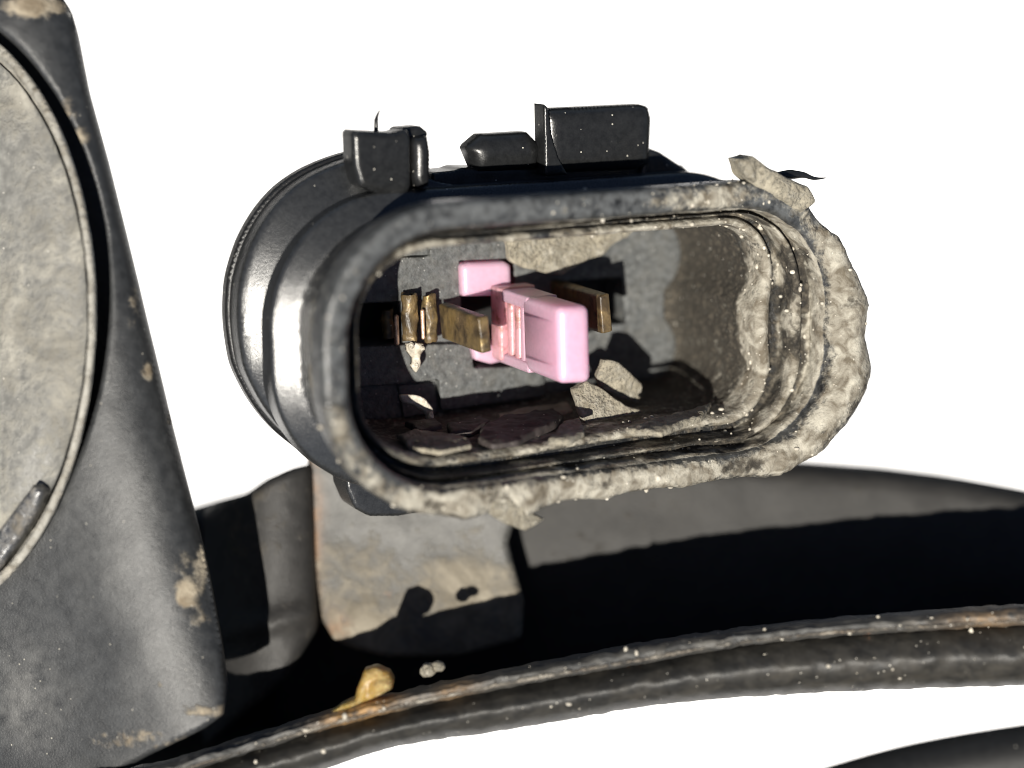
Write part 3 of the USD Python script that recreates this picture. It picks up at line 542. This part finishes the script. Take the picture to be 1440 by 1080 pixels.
# lumps of crust broken up along the top right corner
def slab(fr, pts, h, th, seed, amp=0.35, r=0.12, step=0.16, tilt=(0, 0)):
    pl = Polygon(fr.poly(pts, h)); c = pl.centroid
    jag = np.array(ring_pts(pl.exterior, 0.25)); jag = jag + 0.22 * (np.stack([fbm(np.c_[jag * 1.6, 0 * jag[:, 0] + s_], 3, seed) for s_ in (0, 9)], 1) - 0.5)
    tl = lambda x, y: h + tilt[0] * (x - c.x) + tilt[1] * (y - c.y)
    return put(fr, pillow(Polygon(jag), tl, lambda x, y: tl(x, y) - th, step, r, 0.0, amp, 1.1, seed))
part(conn, 'mud_crust', slab(K, [(1044, 224), (1060, 219), (1085, 236), (1112, 252), (1140, 262), (1150, 285), (1130, 300), (1100, 282), (1066, 262), (1048, 245)], 0.25, 1.6, 71, 0.7, 0.35), m_mud)
part(conn, 'mud_crust', slab(K, [(690, 706), (720, 700), (760, 704), (752, 722), (772, 730), (742, 748), (712, 740), (690, 722)], 0.2, 1.4, 72, 0.7, 0.35), m_mud)

# ------------------------------------------------------------------ loose things in and on the connector
single('mud_flake', slab(K, [(703, 322), (740, 312), (820, 306), (893, 318), (886, 332), (862, 343), (848, 360), (826, 366), (792, 386), (770, 386), (738, 376), (716, 366), (714, 344)], -10.4, 0.5, 41, 0.5), m_mud, 'large beige sheet of dried mud peeling off the back wall above the pink wedge', 'mud flake')
single('mud_flake', slab(K, [(846, 507), (862, 506), (905, 540), (904, 568), (884, 566), (850, 548), (838, 532)], -6.4, 0.45, 42, 0.3, tilt=(0, 0.2)), m_mud, 'small upright beige mud flake below right of the pink wedge, behind a wider one', 'mud flake')
single('mud_flake', slab(K, [(812, 550), (830, 536), (850, 546), (884, 572), (910, 580), (924, 592), (890, 600), (830, 603), (816, 582)], -4.9, 0.5, 43, 0.35, tilt=(0, -0.3)), m_mud, 'wide beige mud flake on the connector floor in front of a smaller upright one', 'mud flake')
FL = Frame(K((0, -5.35, 0)), cx, -cf, cy)
FL2 = Frame(K((0, -4.75, 0)), cx, -cf, cy)
single('dark_flake', slab(FL, [(676, 600), (704, 588), (740, 584), (778, 576), (792, 584), (780, 596), (752, 604), (726, 615), (690, 619), (672, 612)], 0.25, 0.35, 44, 0.5, tilt=(0, 0.06)), m_darkmud, 'dark purplish brown flake lying on the muddy floor of the connector', 'mud flake')
def kp(px, py, z): return K(np.r_[K.pix(px, py, z), z])
single('curled_flake', join(slab(K, [(562, 556), (580, 554), (598, 561), (610, 576), (612, 592), (602, 592), (598, 580), (584, 570), (566, 566)], -9.0, 0.22, 48, 0.5, 0.1, 0.1, (0.1, 0.3)), lump(kp(606, 586, -8.9), (0.18, 0.3, 0.15), 13)), m_sand, 'small pale curled flake in the dark lower left of the connector', 'mud flake', True)
single('white_residue', join(slab(K, [(574, 482), (584, 480), (596, 484), (598, 494), (591, 502), (594, 512), (586, 524), (579, 516), (580, 504), (573, 494)], -9.7, 0.35, 49, 0.7, 0.12, 0.08), lump(kp(578, 486, -9.5), (0.16, 0.2, 0.16), 27, 0.6), lump(kp(594, 490, -9.5), (0.14, 0.12, 0.12), 28, 0.6), lump(kp(586, 514, -9.6), (0.12, 0.16, 0.12), 29, 0.6)), m_sand, 'white crumbly residue hanging below the left brass blade', 'residue', True)
# layers of mud lying on the floor of the mouth
for k_, (pts, mm) in enumerate([([(560, 612), (600, 606), (650, 612), (664, 622), (620, 630), (575, 626)], m_mud), ([(628, 596), (676, 586), (690, 592), (662, 604), (634, 606)], m_darkmud), ([(700, 580), (760, 570), (800, 568), (806, 576), (760, 582), (706, 590)], m_mud),
                                 ([(792, 596), (816, 590), (822, 606), (800, 616), (770, 616)], m_mud), ([(570, 594), (612, 588), (622, 596), (590, 602)], m_darkmud), ([(880, 600), (960, 580), (1000, 570), (990, 584), (930, 604)], m_mud)]):
    part(conn, 'mud_layer', slab(FL, pts, 0.12 + 0.05 * k_, 0.3, 80 + k_, 0.4, 0.1, 0.14, (0.02, 0.05)), mm)
single('hair', tube([K(np.r_[K.pix(529, 184, -9), -9]), K(np.r_[K.pix(529, 170, -9), -9]), K(np.r_[K.pix(534, 155, -9), -9])], [0.14, 0.12, 0.03], 6), m_black, 'short dark bristle standing on the left latch tab', 'bristle', True)
single('splinter', tube([K(np.r_[K.pix(1084, 250, -1.5), -1.5]), K(np.r_[K.pix(1128, 246, -1.5), -1.5]), K(np.r_[K.pix(1146, 251, -1.5), -1.5]), K(np.r_[K.pix(1161, 250, -1.5), -1.5])], [0.2, 0.3, 0.15, 0.03], 7), m_black, 'thin black splinter sticking out of the mud at the top right of the connector', 'splinter', True)

# ------------------------------------------------------------------ crumbs on the strip
single('ochre_crumb', slab(CAM, [(497, 984), (500, 970), (507, 955), (512, 943), (528, 938), (546, 944), (553, 957), (551, 972), (532, 981), (512, 989), (488, 999), (464, 1003), (478, 993)], -0.2, 1.7, 91, 1.1, 0.55, 0.1), m_gold, 'golden ochre crumb stuck on top of the crimped ridge', 'crumb', True)
single('beige_crumb', join(lump(P(603, 942, -1.6), (0.45, 0.4, 0.5), 9, 0.4), lump(P(616, 937, -1.6), (0.4, 0.3, 0.4), 10, 0.4)), m_mud, 'small beige crumb on the crimped ridge right of the ochre one', 'crumb', True)
